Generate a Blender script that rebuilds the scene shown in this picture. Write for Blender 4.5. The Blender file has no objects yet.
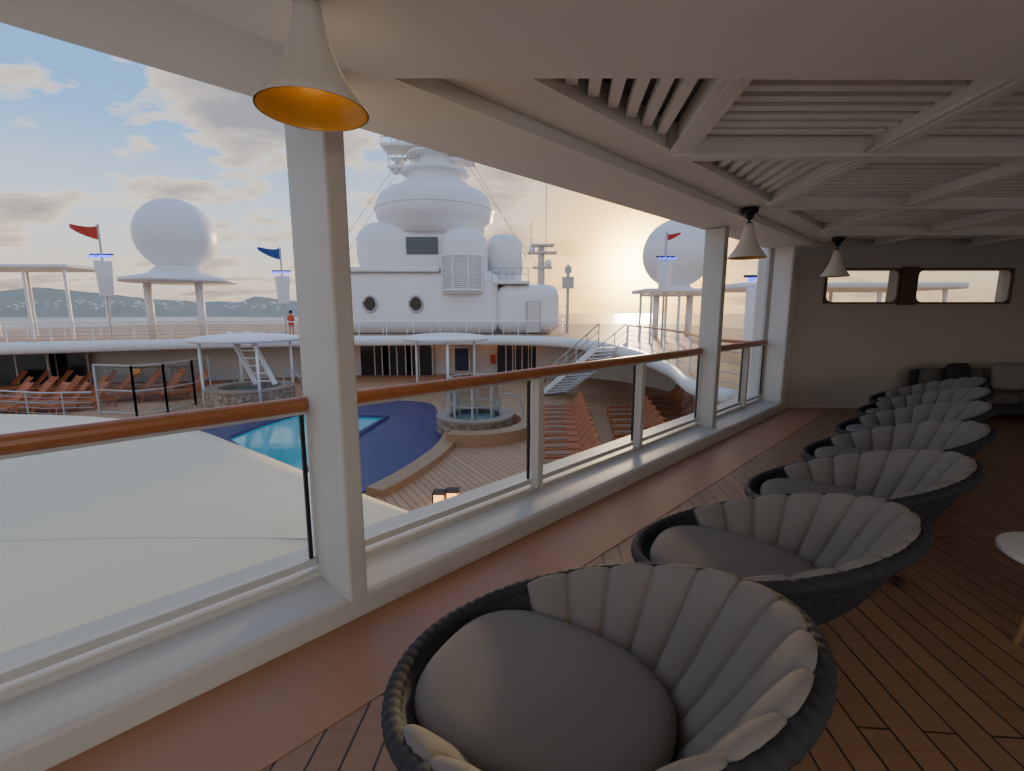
import bpy, bmesh, math, random
from mathutils import Vector, Matrix
random.seed(3)
H=1.65; F=466.0; CX,CY=512.0,385.5
TH=math.atan(73.0/466); CT,ST=math.cos(TH),math.sin(TH); R2=math.sqrt(.5)
def ray(px,py):
    u=(px-CX)/F; v=(CY-py)/F
    return Vector((u,CT+v*ST,v*CT-ST))
def G(px,py,z):
    r=ray(px,py); k=(z-H)/r.z
    return Vector((r.x*k,r.y*k,z))
def DY(px,py,Y):
    r=ray(px,py); k=Y/r.y
    return Vector((r.x*k,Y,H+r.z*k))
def W(s,t,z=0): return Vector(((s+t)*R2,(s-t)*R2,z))
def lin(c):
    return tuple(((x/255)/12.92 if x/255<=.04045 else ((x/255+.055)/1.055)**2.4) for x in c)+(1,)
# ---------------- materials
def pmat(name,rgb,rough=.55,metal=0,var=.08,scale=4,bump=0,bscale=60,emit=0,spec=.5):
    m=bpy.data.materials.new(name); m.use_nodes=True; n=m.node_tree.nodes; l=m.node_tree.links
    b=n['Principled BSDF']; b.inputs['Roughness'].default_value=rough; b.inputs['Metallic'].default_value=metal
    b.inputs['Specular IOR Level'].default_value=spec
    tc=n.new('ShaderNodeTexCoord'); no=n.new('ShaderNodeTexNoise'); no.inputs['Scale'].default_value=scale
    no.inputs['Detail'].default_value=4
    l.new(tc.outputs['Object'],no.inputs['Vector'])
    mx=n.new('ShaderNodeMix'); mx.data_type='RGBA'
    c=lin(rgb); mx.inputs['A'].default_value=tuple(x*(1-var) for x in c[:3])+(1,)
    mx.inputs['B'].default_value=tuple(min(1,x*(1+var)) for x in c[:3])+(1,)
    l.new(no.outputs['Fac'],mx.inputs['Factor']); l.new(mx.outputs['Result'],b.inputs['Base Color'])
    if bump:
        n2=n.new('ShaderNodeTexNoise'); n2.inputs['Scale'].default_value=bscale; l.new(tc.outputs['Object'],n2.inputs['Vector'])
        bp=n.new('ShaderNodeBump'); bp.inputs['Strength'].default_value=bump; bp.inputs['Distance'].default_value=.01
        l.new(n2.outputs['Fac'],bp.inputs['Height']); l.new(bp.outputs['Normal'],b.inputs['Normal'])
    if emit:
        b.inputs['Emission Color'].default_value=c; b.inputs['Emission Strength'].default_value=emit
    return m
def plank(name,c1,c2,seam,rot,width,rough=.45,length=3.5,mort=.006):
    m=bpy.data.materials.new(name); m.use_nodes=True; n=m.node_tree.nodes; l=m.node_tree.links
    b=n['Principled BSDF']; b.inputs['Roughness'].default_value=rough
    g=n.new('ShaderNodeNewGeometry'); mp=n.new('ShaderNodeMapping'); mp.inputs['Rotation'].default_value=(0,0,rot)
    l.new(g.outputs['Position'],mp.inputs['Vector'])
    br=n.new('ShaderNodeTexBrick'); br.inputs['Scale'].default_value=1; br.inputs['Brick Width'].default_value=length
    br.inputs['Row Height'].default_value=width; br.inputs['Mortar Size'].default_value=mort; br.inputs['Mortar Smooth'].default_value=.1
    br.inputs['Color1'].default_value=lin(c1); br.inputs['Color2'].default_value=lin(c2); br.inputs['Mortar'].default_value=lin(seam)
    l.new(mp.outputs['Vector'],br.inputs['Vector'])
    mp2=n.new('ShaderNodeMapping'); mp2.inputs['Rotation'].default_value=(0,0,rot); mp2.inputs['Scale'].default_value=(1.5,25,1)
    l.new(g.outputs['Position'],mp2.inputs['Vector'])
    no=n.new('ShaderNodeTexNoise'); no.inputs['Scale'].default_value=1.2; no.inputs['Detail'].default_value=5; l.new(mp2.outputs['Vector'],no.inputs['Vector'])
    mx=n.new('ShaderNodeMix'); mx.data_type='RGBA'; mx.blend_type='MULTIPLY'; mx.inputs['Factor'].default_value=.35
    l.new(br.outputs['Color'],mx.inputs['A']); l.new(no.outputs['Fac'],mx.inputs['B'])
    hs=n.new('ShaderNodeHueSaturation'); hs.inputs['Saturation'].default_value=1.0; hs.inputs['Value'].default_value=1.25
    l.new(mx.outputs['Result'],hs.inputs['Color']); l.new(hs.outputs['Color'],b.inputs['Base Color'])
    bp=n.new('ShaderNodeBump'); bp.inputs['Strength'].default_value=.3; bp.inputs['Distance'].default_value=.004; bp.invert=True
    l.new(br.outputs['Fac'],bp.inputs['Height']); l.new(bp.outputs['Normal'],b.inputs['Normal'])
    return m
def tilemat(name,c1,c2,mort,size,rough=.3,w=None,ms=.02):
    m=bpy.data.materials.new(name); m.use_nodes=True; n=m.node_tree.nodes; l=m.node_tree.links
    b=n['Principled BSDF']; b.inputs['Roughness'].default_value=rough
    tc=n.new('ShaderNodeTexCoord')
    br=n.new('ShaderNodeTexBrick'); br.inputs['Scale'].default_value=1; br.inputs['Brick Width'].default_value=w or size
    br.inputs['Row Height'].default_value=size; br.inputs['Mortar Size'].default_value=ms
    br.inputs['Color1'].default_value=lin(c1); br.inputs['Color2'].default_value=lin(c2); br.inputs['Mortar'].default_value=lin(mort)
    l.new(tc.outputs['Object'],br.inputs['Vector']); l.new(br.outputs['Color'],b.inputs['Base Color'])
    return m
def stonemat(name,c1,c2,c3,scale):
    m=bpy.data.materials.new(name); m.use_nodes=True; n=m.node_tree.nodes; l=m.node_tree.links
    b=n['Principled BSDF']; b.inputs['Roughness'].default_value=.75
    tc=n.new('ShaderNodeTexCoord'); v=n.new('ShaderNodeTexVoronoi'); v.inputs['Scale'].default_value=scale
    l.new(tc.outputs['Object'],v.inputs['Vector']); r=n.new('ShaderNodeValToRGB'); l.new(v.outputs['Color'],r.inputs[0])
    r.color_ramp.elements[0].color=lin(c1); r.color_ramp.elements[1].color=lin(c2); e=r.color_ramp.elements.new(.5); e.color=lin(c3)
    l.new(r.outputs[0],b.inputs['Base Color']); return m
def glassmat(name,tint,base=.03,k=.5):
    m=bpy.data.materials.new(name); m.use_nodes=True; n=m.node_tree.nodes; l=m.node_tree.links
    n.remove(n['Principled BSDF']); o=n['Material Output']
    t=n.new('ShaderNodeBsdfTransparent'); t.inputs['Color'].default_value=tint
    g=n.new('ShaderNodeBsdfGlossy'); g.inputs['Roughness'].default_value=.02; g.inputs['Color'].default_value=(.9,.93,.95,1)
    lw=n.new('ShaderNodeLayerWeight'); lw.inputs['Blend'].default_value=.5
    pw=n.new('ShaderNodeMath'); pw.operation='POWER'; pw.inputs[1].default_value=5; l.new(lw.outputs['Facing'],pw.inputs[0])
    ma=n.new('ShaderNodeMath'); ma.operation='MULTIPLY_ADD'; ma.inputs[1].default_value=k; ma.inputs[2].default_value=base; l.new(pw.outputs[0],ma.inputs[0])
    mx=n.new('ShaderNodeMixShader'); l.new(ma.outputs[0],mx.inputs[0]); l.new(t.outputs[0],mx.inputs[1]); l.new(g.outputs[0],mx.inputs[2])
    l.new(mx.outputs[0],o.inputs['Surface']); return m
M_white=pmat('white_paint',(222,218,212),.45,var=.03)
M_shipw=pmat('ship_white',(240,239,238),.4,var=.03,scale=.6)
M_ceil=pmat('ceiling_paint',(230,224,214),.55,var=.02)
M_slab=pmat('deckhead_shadow_paint',(128,123,116),.7,var=.03)  # slab colour darkened to paint in the shade between the slats
M_slat=pmat('slat_paint',(242,237,228),.5,var=.02)
M_wall=pmat('wall_paint',(182,176,167),.7,var=.04)
M_sill=pmat('sill_paint',(204,200,192),.5,var=.05)
M_rail=pmat('varnished_rail_wood',(166,104,60),.35,var=.3,scale=14)
M_steel=pmat('steel',(188,188,186),.4,.15,var=.05)
M_black=pmat('black_rubber',(16,16,17),.5)
M_weave=pmat('woven_rope',(46,46,50),.75,var=.3,scale=60,bump=.3,bscale=300)
M_fab=pmat('taupe_fabric',(140,134,129),.95,var=.16,scale=220,bump=.4,bscale=900,spec=.15)
M_fab2=M_fab
M_dwood=pmat('dark_wood',(64,46,36),.5,var=.2,scale=12)
M_oak=pmat('oak_wood',(160,126,92),.5,var=.15,scale=12)
M_gold=pmat('gold_lining',(210,154,62),.4,.2,var=.05)
M_lampsh=pmat('lamp_white',(226,220,208),.4,var=.02)
M_bulb=pmat('bulb_glow',(255,190,90),.5,emit=2.5)
M_boff=pmat('bulb_unlit',(235,230,220),.3)
M_dark=pmat('dark_glass',(44,44,46),.15,var=.2,scale=1)
M_lou=pmat('lounger_wood',(190,112,66),.55,var=.2,scale=8)
M_loupad=pmat('lounger_sling',(160,128,102),.85)
M_cush=pmat('pale_stone',(206,198,190),.9)
M_cop=pmat('tub_coping',(170,150,130),.7)
M_dpil=pmat('grey_pillow',(100,96,93),.9)
M_red=pmat('red_flag',(204,66,48),.7); M_blue=pmat('blue_flag',(50,84,150),.7)
M_bsign=pmat('blue_sign',(28,40,78),.4)
M_bluelight=pmat('blue_light',(60,80,255),.5,emit=3)
M_brown=pmat('brown_trim',(84,62,48),.5)
M_hill=pmat('hill',(176,174,156),.95,var=.15,scale=.01)  # colour lightened to paint in distance haze
M_stone=stonemat('pebble_stone',(120,98,80),(200,178,152),(160,136,112),7)
M_tile=tilemat('blue_mosaic',(32,36,98),(40,46,112),(54,58,112),.3,.35)
M_water=pmat('pool_water',(60,190,196),.08,var=.15,scale=1.2,bump=.4,bscale=3)
M_tubw=pmat('tub_water',(110,130,130),.1,var=.1)
M_hull=pmat('canopy_white',(240,222,190),.65,var=.04,scale=.8)
M_steptk=pmat('teak_step',(184,144,106),.5,var=.15,scale=5)
M_glass=glassmat('rail_glass',(.93,.95,.94,1))
M_wglass=glassmat('window_glass',(.97,.95,.88,1))
M_lantern=pmat('lantern_glow',(255,180,95),.6,emit=4)
M_skin=pmat('skin',(190,130,100),.6); M_orange=pmat('orange_shirt',(210,90,60),.8); M_hair=pmat('hair',(40,28,20),.8)
M_grille=pmat('grille_grey',(226,227,228),.5)
M_floor=plank('brown_planks',(142,108,82),(154,118,90),(56,40,32),math.radians(90+4.7),.125,.42,mort=.005)
M_border=pmat('brown_deck_paint',(174,126,94),.4,var=.08,scale=3,bump=.1,bscale=40)
M_teak=plank('teak_deck',(208,162,118),(192,148,108),(136,100,72),math.radians(60),.2,.55,length=6,mort=.015)
# ---------------- mesh helpers
def root(name,label,cat,loc=(0,0,0),group=None,kind=None):
    o=bpy.data.objects.new(name,None); o.empty_display_size=.1; o.location=loc
    bpy.context.scene.collection.objects.link(o); o['label']=label; o['category']=cat
    if group:o['group']=group
    if kind:o['kind']=kind
    return o
def fin(bm,name,mat,parent=None,smooth=False,bevel=0,label=None,cat=None,group=None,kind=None,solid=0,sub=0):
    bmesh.ops.recalc_face_normals(bm,faces=bm.faces[:])
    if parent is None:
        vs=[v.co for v in bm.verts]
        off=Vector(((min(v.x for v in vs)+max(v.x for v in vs))/2,(min(v.y for v in vs)+max(v.y for v in vs))/2,min(v.z for v in vs)))
    else:
        off=Vector(parent.location)
        if parent.parent: off=off+Vector(parent.parent.location)
    bmesh.ops.translate(bm,verts=bm.verts[:],vec=-off)
    me=bpy.data.meshes.new(name); bm.to_mesh(me); bm.free()
    if smooth:
        for p in me.polygons: p.use_smooth=True
    o=bpy.data.objects.new(name,me); bpy.context.scene.collection.objects.link(o)
    me.materials.append(mat)
    if parent is None: o.location=off
    else: o.parent=parent
    if solid:
        md=o.modifiers.new('s','SOLIDIFY'); md.thickness=solid; md.offset=0
    if bevel:
        md=o.modifiers.new('b','BEVEL'); md.width=bevel; md.segments=3 if bevel>.05 else 2; md.limit_method='ANGLE'
    if sub:
        md=o.modifiers.new('ss','SUBSURF'); md.levels=sub; md.render_levels=sub
    if label:o['label']=label
    if cat:o['category']=cat
    if group:o['group']=group
    if kind:o['kind']=kind
    return o
def NB(): return bmesh.new()
def box(bm,c,sz,rz=0,M=None):
    m=Matrix.Translation(Vector(c))@(M if M else Matrix.Rotation(rz,4,'Z'))@Matrix.Diagonal((sz[0],sz[1],sz[2],1))
    bmesh.ops.create_cube(bm,size=1,matrix=m)
def obox(bm,p0,p1,w,h):
    p0=Vector(p0);p1=Vector(p1);d=p1-p0;L=d.length;x=d/L
    up=Vector((0,0,1)) if abs(x.z)<.99 else Vector((0,1,0))
    y=up.cross(x).normalized(); z=x.cross(y)
    M=Matrix((x,y,z)).transposed().to_4x4()
    box(bm,(p0+p1)/2,(L,w,h),M=M)
def tube(bm,pts,r,seg=8,closed=False,cap=True):
    pts=[Vector(p) for p in pts]; n=len(pts); rings=[]
    rr=r if isinstance(r,(list,tuple)) else [r]*n
    for i,p in enumerate(pts):
        a=pts[(i-1)%n] if (i>0 or closed) else p; b=pts[(i+1)%n] if (i<n-1 or closed) else p
        d=(b-a).normalized(); up=Vector((0,0,1)) if abs(d.z)<.95 else Vector((0,1,0))
        x=d.cross(up).normalized(); y=x.cross(d)
        rings.append([bm.verts.new(p+(x*math.cos(k*2*math.pi/seg)+y*math.sin(k*2*math.pi/seg))*rr[i]) for k in range(seg)])
    for i in range(n if closed else n-1):
        A=rings[i];B=rings[(i+1)%n]
        for k in range(seg): bm.faces.new((A[k],A[(k+1)%seg],B[(k+1)%seg],B[k]))
    if cap and not closed:
        bm.faces.new(rings[0]);bm.faces.new(rings[-1])
def lathe(bm,prof,c=(0,0,0),seg=32,capb=True,capt=True,sx=1,sy=1):
    c=Vector(c);rings=[]
    for r,z in prof:
        r=max(r,.0005)
        rings.append([bm.verts.new(c+Vector((r*sx*math.cos(k*2*math.pi/seg),r*sy*math.sin(k*2*math.pi/seg),z))) for k in range(seg)])
    for i in range(len(rings)-1):
        for k in range(seg): bm.faces.new((rings[i][k],rings[i][(k+1)%seg],rings[i+1][(k+1)%seg],rings[i+1][k]))
    if capb: bm.faces.new(rings[0])
    if capt: bm.faces.new(rings[-1])
def sph(bm,c,r,seg=24,sc=(1,1,1)):
    bmesh.ops.create_uvsphere(bm,u_segments=seg,v_segments=seg//2+2,radius=r,matrix=Matrix.Translation(Vector(c))@Matrix.Diagonal((sc[0],sc[1],sc[2],1)))
def prism(bm,pts,z0,z1):
    a=[bm.verts.new((p[0],p[1],z0)) for p in pts]; b=[bm.verts.new((p[0],p[1],z1)) for p in pts]; n=len(a)
    bm.faces.new(a);bm.faces.new(b)
    for i in range(n): bm.faces.new((a[i],a[(i+1)%n],b[(i+1)%n],b[i]))
def cat(pts,n=6,closed=False):
    pts=[Vector(p) for p in pts];N=len(pts);out=[]
    for i in range(N if closed else N-1):
        g=lambda j: pts[j%N] if closed else pts[max(0,min(N-1,j))]
        p0,p1,p2,p3=g(i-1),g(i),g(i+1),g(i+2)
        for k in range(n):
            t=k/n; out.append(.5*((2*p1)+(p2-p0)*t+(2*p0-5*p1+4*p2-p3)*t*t+(3*p1-p0-3*p2+p3)*t**3))
    if not closed: out.append(pts[-1])
    return out
def sweep(bm,pts,sec):
    n=len(pts);rings=[]
    for i,p in enumerate(pts):
        a=Vector(pts[max(0,i-1)]);b=Vector(pts[min(n-1,i+1)]);d=(b-a);d.z=0;d.normalize();nr=Vector((-d.y,d.x,0))
        rings.append([bm.verts.new(Vector(p)+nr*o+Vector((0,0,z))) for o,z in sec])
    m=len(sec)
    for i in range(n-1):
        for k in range(m): bm.faces.new((rings[i][k],rings[i][(k+1)%m],rings[i+1][(k+1)%m],rings[i+1][k]))
    bm.faces.new(rings[0]);bm.faces.new(rings[-1])
def dup(r,loc,rz=0,label=None,scale=None):
    n=r.copy(); bpy.context.scene.collection.objects.link(n); n.location=loc; n.rotation_euler=(0,0,rz)
    if label:n['label']=label
    if scale:n.scale=(scale,)*3
    def rec(src,dst):
        for ch in list(src.children):
            k=ch.copy(); bpy.context.scene.collection.objects.link(k); k.parent=dst; rec(ch,k)
    rec(r,n); return n
# ---------------- camera
cam=bpy.data.cameras.new('cam'); cam.sensor_width=36; cam.lens=36*F/1024; cam.clip_end=20000; cam.clip_start=.02
co=bpy.data.objects.new('camera',cam); bpy.context.scene.collection.objects.link(co)
co.location=(0,0,H); co.rotation_euler=(math.pi/2-TH,0,0); bpy.context.scene.camera=co
# ---------------- room
YB=8.0
def XR(Y,t): return Y+t/R2
bm=NB(); prism(bm,[(XR(-4,-2.9),-4),(11,-4),(11,YB+.2),(XR(YB+.2,-2.9),YB+.2)],-.3,0)
fin(bm,'floor',M_floor,kind='structure')
bm=NB(); prism(bm,[W(-7,-2.25),W(-7,-1.68),W(9.9,-1.68),W(9.9,-2.25)],0,.004)
fin(bm,'trim_1',M_border,kind='structure')
bm=NB(); sec=[(.0,0),(0,.12),(.02,.14),(.33,.14),(.33,.17),(.67,.17),(.67,-.6),(.5,-.6),(.5,0)]
sweep(bm,[W(-7,-2.23),W(10.1,-2.23)],sec)
fin(bm,'trim_2',M_sill,kind='structure',bevel=.008)
wx=[DY(826,285,YB).x,DY(897,285,YB).x,DY(916,285,YB).x,DY(1009,285,YB).x]; zt=DY(900,270,YB).z; zb=DY(900,302,YB).z
bm=NB()
def wb(x0,x1,z0,z1,d=.2): box(bm,((x0+x1)/2,YB+d/2,(z0+z1)/2),(x1-x0,d,z1-z0))
wb(4.3,11,0,zb); wb(4.3,11,zt,3.0); wb(4.3,wx[0],zb,zt); wb(wx[1],wx[2],zb,zt); wb(wx[3],11,zb,zt)
fin(bm,'wall_back',M_wall,kind='structure')
bm=NB(); box(bm,(11.1,2.1,1.5),(.2,12.2,3)); fin(bm,'shading_wall_right',M_wall,kind='structure')  # unseen wall, added to darken the right side of the lounge
for i,(a,b) in enumerate([(wx[0],wx[1]),(wx[2],wx[3])]):
    r=root('window_%d'%(i+1),'clerestory window with rounded dark frame','window',((a+b)/2,YB,zb),kind='structure')
    bm=NB(); 
    rr=.1; pts=[]
    for cx,cz,a0 in [(b-rr,zt-rr,0),(a+rr,zt-rr,90),(a+rr,zb+rr,180),(b-rr,zb+rr,270)]:
        for k in range(6):
            an=math.radians(a0+k*18); pts.append((cx+rr*math.cos(an),cz+rr*math.sin(an)))
    n=len(pts); ins=[bm.verts.new((p[0],YB-.02,p[1])) for p in pts]
    cxm,czm=(a+b)/2,(zt+zb)/2
    out=[]
    for p in pts:
        dx=p[0]-cxm; dz=p[1]-czm; s=((b-a)/2+.03)/max(abs(dx),1e-6); s2=((zt-zb)/2+.03)/max(abs(dz),1e-6)
        q=min(s,s2); out.append(bm.verts.new((cxm+dx*q,YB-.02,czm+dz*q)))
    for k in range(n): bm.faces.new((ins[k],ins[(k+1)%n],out[(k+1)%n],out[k]))
    fin(bm,'window_frame',M_brown,parent=r,solid=.03)
    bm=NB(); box(bm,(cxm,YB+.1,czm),(b-a,.01,zt-zb)); fin(bm,'window_pane',M_wglass,parent=r)
bm=NB(); box(bm,((wx[1]+wx[2])/2,YB-.04,(zt+zb)/2),(wx[2]-wx[1]-.05,.06,zt-zb+.1)); fin(bm,'trim_3',M_brown,kind='structure',bevel=.01)
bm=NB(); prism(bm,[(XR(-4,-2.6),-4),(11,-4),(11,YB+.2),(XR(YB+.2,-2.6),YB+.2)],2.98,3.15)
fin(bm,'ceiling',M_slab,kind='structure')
ZB=2.71
bm=NB(); sec=[(0,0),(0,.45),(.66,.45),(.66,.0)]
sweep(bm,[W(-7,-2.03,ZB),W(11.5,-2.03,ZB)],sec)
fin(bm,'ceiling_beam',M_ceil,label='wide white painted edge beam above the open side',cat='beam')
bm=NB(); sweep(bm,[W(-5.5,-1.7,2.79),W(9.3,-1.7,2.79)],[(0,0),(0,.18),(.325,.18),(.325,0)])
fin(bm,'ceiling_beam',M_ceil,label='stepped white painted ceiling margin beside the edge beam',cat='beam')
bm=NB(); prism(bm,[(XR(-3.9,-2.02),-3.9),(10.9,-3.9),(10.9,2.24),(XR(2.24,-2.02),2.24)],2.67,2.97)
fin(bm,'ceiling_soffit',M_ceil,label='broad flat white painted soffit panel under the ceiling',cat='ceiling panel')
ys=[3.5,5.15,6.8]
for y in ys:
    bm=NB(); obox(bm,(XR(y,-1.7),y,2.85),(10.9,y,2.85),.04,.22)
    obox(bm,(XR(y,-1.7),y,2.735),(10.9,y,2.735),.1,.022)
    fin(bm,'ceiling_beam',M_ceil,label='white steel cross beam under the deckhead',cat='beam',group='cross beams of the ceiling')
lx=[.83,2.2,3.65,5.2,6.8,8.4]
for j,x0 in enumerate(lx):
    y0=2.26; yend=min(7.95,(x0+2.35)/.9) if j<4 else 7.95
    bm=NB(); obox(bm,(x0+.1*y0,y0,2.85),(x0+.1*yend,yend,2.85),.05,.22); obox(bm,(x0+.1*y0,y0,2.755),(x0+.1*yend,yend,2.755),.15,.02)
    fin(bm,'ceiling_beam',M_ceil,label='white painted longitudinal deckhead beam',cat='beam',group='longitudinal beams of the ceiling')
yy=[2.26]+ys+[7.95]
for bi in range(4):
    y0,y1=yy[bi]+.04,yy[bi+1]-.04
    for k in range(len(lx)+1):
        xa=(lambda y:-99) if k==0 else (lambda y,q=lx[k-1]:q+.1*y+.05)
        xb=(lambda y:10.9) if k==len(lx) else (lambda y,q=lx[k]:q+.1*y-.05)
        bm=NB(); cnt=0
        if k==0 or (bi==1 and k==1):
            x=XR(y0,-2.0)-.3 if k==0 else lx[0]+.12
            xe=lx[k]-.06
            while x<xe:
                ya=y0; ye=min(y1,(x+2.38)/.9)
                if ye-ya>.08: obox(bm,(x+.1*ya,ya,2.875),(x+.1*ye,ye,2.875),.065,.06); cnt+=1
                x+=.125
        else:
            y=y0+.06
            while y<y1:
                a=max(xa(y),XR(y,-1.7)); b=xb(y)
                if b-a>.08: obox(bm,(a,y,2.875),(b,y,2.875),.065,.06); cnt+=1
                y+=.125
        if cnt: fin(bm,'slatted_ceiling_panel',M_slat,label='white louvred slat panel set between ceiling beams',cat='ceiling panel',group='slatted ceiling panels')
        else: bm.free()
for s,w,t0,t1 in [(1.035,.1,-2.64,-2.18),(6.2,.13,-2.64,-2.38),(-4.2,.1,-2.64,-2.21)]:
    bm=NB(); p=W(s,(t0+t1)/2,1.42); box(bm,p,(w,t1-t0,2.57),math.radians(45))
    fin(bm,'column',M_sill,label='white painted deep flat steel column standing on the sill',cat='column',bevel=.012,group='columns of the open side')
bm=NB(); obox(bm,W(8.75,-2.55,1.4),W(10.1,-2.55,1.4),.55,2.8)
fin(bm,'wall_left',M_white,kind='structure',bevel=.03)
rl=root('guard_railing','glass guard railing with varnished wooden handrail and white posts','railing',W(2.5,-2.6,.17))
bm=NB()
hs_=[(-6.8,-4.27),(-4.13,.98),(1.09,6.12),(6.28,8.75)]
for a,b in hs_: tube(bm,[W(a,-2.6,1.15),W(b,-2.6,1.15)],.042,14)
fin(bm,'handrail',M_rail,parent=rl)
for s in [-.6,2.87,4.55,7.78,-2.3]:
    bm=NB(); box(bm,W(s,-2.57,.64),(.07,.09,.94),math.radians(45)); fin(bm,'post',M_sill,parent=rl,bevel=.006)
for a,b in [(-4.0,-2.35),(-2.25,-.65),(-.55,.98),(1.09,2.82),(2.92,4.5),(4.6,6.12),(6.28,7.73),(7.83,8.73)]:
    bm=NB(); obox(bm,W(a+.02,-2.6,.675),W(b-.03,-2.6,.675),.012,.85); fin(bm,'glass_panel',M_glass,parent=rl)
    bm=NB(); obox(bm,W(a,-2.6,.22),W(b,-2.6,.22),.04,.045); fin(bm,'bottom_rail',M_sill,parent=rl,bevel=.004)
    bm=NB(); obox(bm,W(b-.035,-2.6,.675),W(b-.015,-2.6,.675),.02,.86); fin(bm,'gasket',M_black,parent=rl)
bm=NB()
for a,b in hs_: obox(bm,W(a,-2.6,1.105),W(b,-2.6,1.105),.03,.02)
fin(bm,'rail_bracket',M_steel,parent=rl)
def lamp(loc,glow,top,hs=1,rs=1):
    r=root('pendant_lamp','white horn-shaped pendant lamp with gold lining hung from the beam','lamp',loc,group='pendant lamps under the edge beam')
    x,y,z=loc
    prof=[(.2,0),(.199,.012),(.178,.05),(.15,.1),(.123,.16),(.098,.23),(.078,.3),(.063,.37),(.053,.44),(.047,.5)]
    prof=[(a*rs,b*hs) for a,b in prof]
    h=prof[-1][1]
    bm=NB(); lathe(bm,prof,loc,40,False,True); fin(bm,'shade',M_lampsh,parent=r,smooth=True)
    bm=NB(); lathe(bm,[(a-.006,b+.001) for a,b in prof[:-1]],loc,40,False,False); fin(bm,'shade_lining',M_gold,parent=r,smooth=True)
    bm=NB(); sph(bm,(x,y,z+.13),.028,12); fin(bm,'bulb',M_bulb if glow else M_boff,parent=r,smooth=True)
    bm=NB(); tube(bm,[(x,y,z+h),(x,y,top-.005)],.012,6); tube(bm,[(x,y,z+h),(x,y,z+h+.015)],.03,8); fin(bm,'cord',M_black,parent=r)
    if top-z-h>.08:
        bm=NB(); lathe(bm,[(.06,-.06),(.085,-.04),(.085,0)],(x,y,top),20); sph(bm,(x,y,top-.08),.045,10); fin(bm,'ceiling_mount',M_black,parent=r,smooth=True)
    if glow:
        li=bpy.data.lights.new('lamp_light','POINT'); li.energy=glow; li.color=(1,.8,.44); li.shadow_soft_size=.04
        lo=bpy.data.objects.new('lamp_light',li); bpy.context.scene.collection.objects.link(lo); lo.parent=r; lo.location=(0,0,.07)
lamp((-.675,1.71,2.325),.18,2.67,.65,.91); lamp((2.62,5.36,2.25),0,2.78,.74); lamp((5.0,7.4,2.2),0,2.78,.8)
def fill_light(x,y,e):  # added fill light on an out-of-view disc, brightens the lounge
    r=root('fill_fixture','added round fill light out of view','light',(x,y,2.58),group='added fill lights')
    bm=NB(); lathe(bm,[(.1,0),(.13,.03),(.14,.09)],(x,y,2.58),24); fin(bm,'fill_disc',M_lampsh,parent=r,smooth=True)
    li=bpy.data.lights.new('fill_point','POINT'); li.energy=e; li.color=(1,.95,.88); li.shadow_soft_size=.35
    lo=bpy.data.objects.new('fill_point',li); bpy.context.scene.collection.objects.link(lo); lo.parent=r; lo.location=(0,0,-.7)
fill_light(.8,-1.6,50); fill_light(8.8,1.5,24)
# ---------------- lounge chair (faces +X locally)
chair=root('lounge_chair','round black woven rope lounge chair with taupe scalloped cushions','chair',(0,0,0),group='lounge chairs along the railing')
RR=.6; SY=.87
def rimz(ph): return .38+.38*((1-math.cos(ph))/2)**1.1
def S(ph,p,off=0):
    p_=max(p,0.0)
    r=.17+(RR-.17)*p_**.72; z=.2+(rimz(ph)-.2)*p_**1.35
    dr=(RR-.17)*.72*max(p_,.05)**(-.28); dz=(rimz(ph)-.2)*1.35*p_**.35
    L=math.hypot(dr,dz); nr,nz=-dz/L,dr/L
    r+=nr*off; z+=nz*off
    return Vector((r*math.cos(ph),r*SY*math.sin(ph),z))
bm=NB(); nu,nv=480,72; Mr,Nr=12,80; rings=[]
for j in range(nv+1):
    p=j/nv; row=[]
    vr=p*Mr; rw=int(vr)
    for i in range(nu):
        ph=i/nu*2*math.pi; u=i/nu*Nr
        d=.012*(abs(math.sin(math.pi*vr))**.6)*(.3+.7*abs(math.sin(math.pi*(u+.5*(rw%2)+(vr-rw)*.8)))**.7)
        row.append(bm.verts.new(S(ph,p,-d)))
    rings.append(row)
for j in range(nv):
    for i in range(nu): bm.faces.new((rings[j][i],rings[j][(i+1)%nu],rings[j+1][(i+1)%nu],rings[j+1][i]))
bm.faces.new(rings[0])
ir=[[bm.verts.new(S(i/60*2*math.pi,j/8,.012)) for i in range(60)] for j in range(9)]
for j in range(8):
    for i in range(60): bm.faces.new((ir[j][i],ir[j][(i+1)%60],ir[j+1][(i+1)%60],ir[j+1][i]))
fin(bm,'shell',M_weave,parent=chair,smooth=True)
bm=NB(); pts=[]; n=400; rad=[]
for i in range(n):
    ph=i/n*2*math.pi; pts.append(S(ph,1.0)+Vector((.008*math.cos(ph),.008*math.sin(ph),0))); rad.append(.028+.004*abs(math.sin(i/n*math.pi*80)))
tube(bm,pts,rad,10,closed=True); fin(bm,'rim',M_weave,parent=chair,smooth=True)
def sp(x,e): return math.copysign(abs(x)**e,x)
bm=NB(); N=15; per=14; nu=N*per; nw=44; rings=[]
a0,a1=math.radians(50),math.radians(310)
for i in range(nu+1):
    u=i/nu; ph=a0+(a1-a0)*u; pf=abs(math.sin(math.pi*N*u))**.42
    side=math.sin(math.pi*min(1,max(0,u)))**.3
    row=[]
    for k in range(nw):
        w=k/nw*2*math.pi; cw,sw=sp(math.cos(w),.6),sp(math.sin(w),.6)
        top=1.02+.025*pf; bot=.2+.45*(1-side)
        pc=(top+bot)/2; pa=(top-bot)/2
        p=pc+pa*cw
        th=.02+(.052*(.5+.5*pf)*sw*(1.0+.1*cw) if sw>0 else .012*sw)
        row.append(bm.verts.new(S(ph,p,th)))
    rings.append(row)
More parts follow.
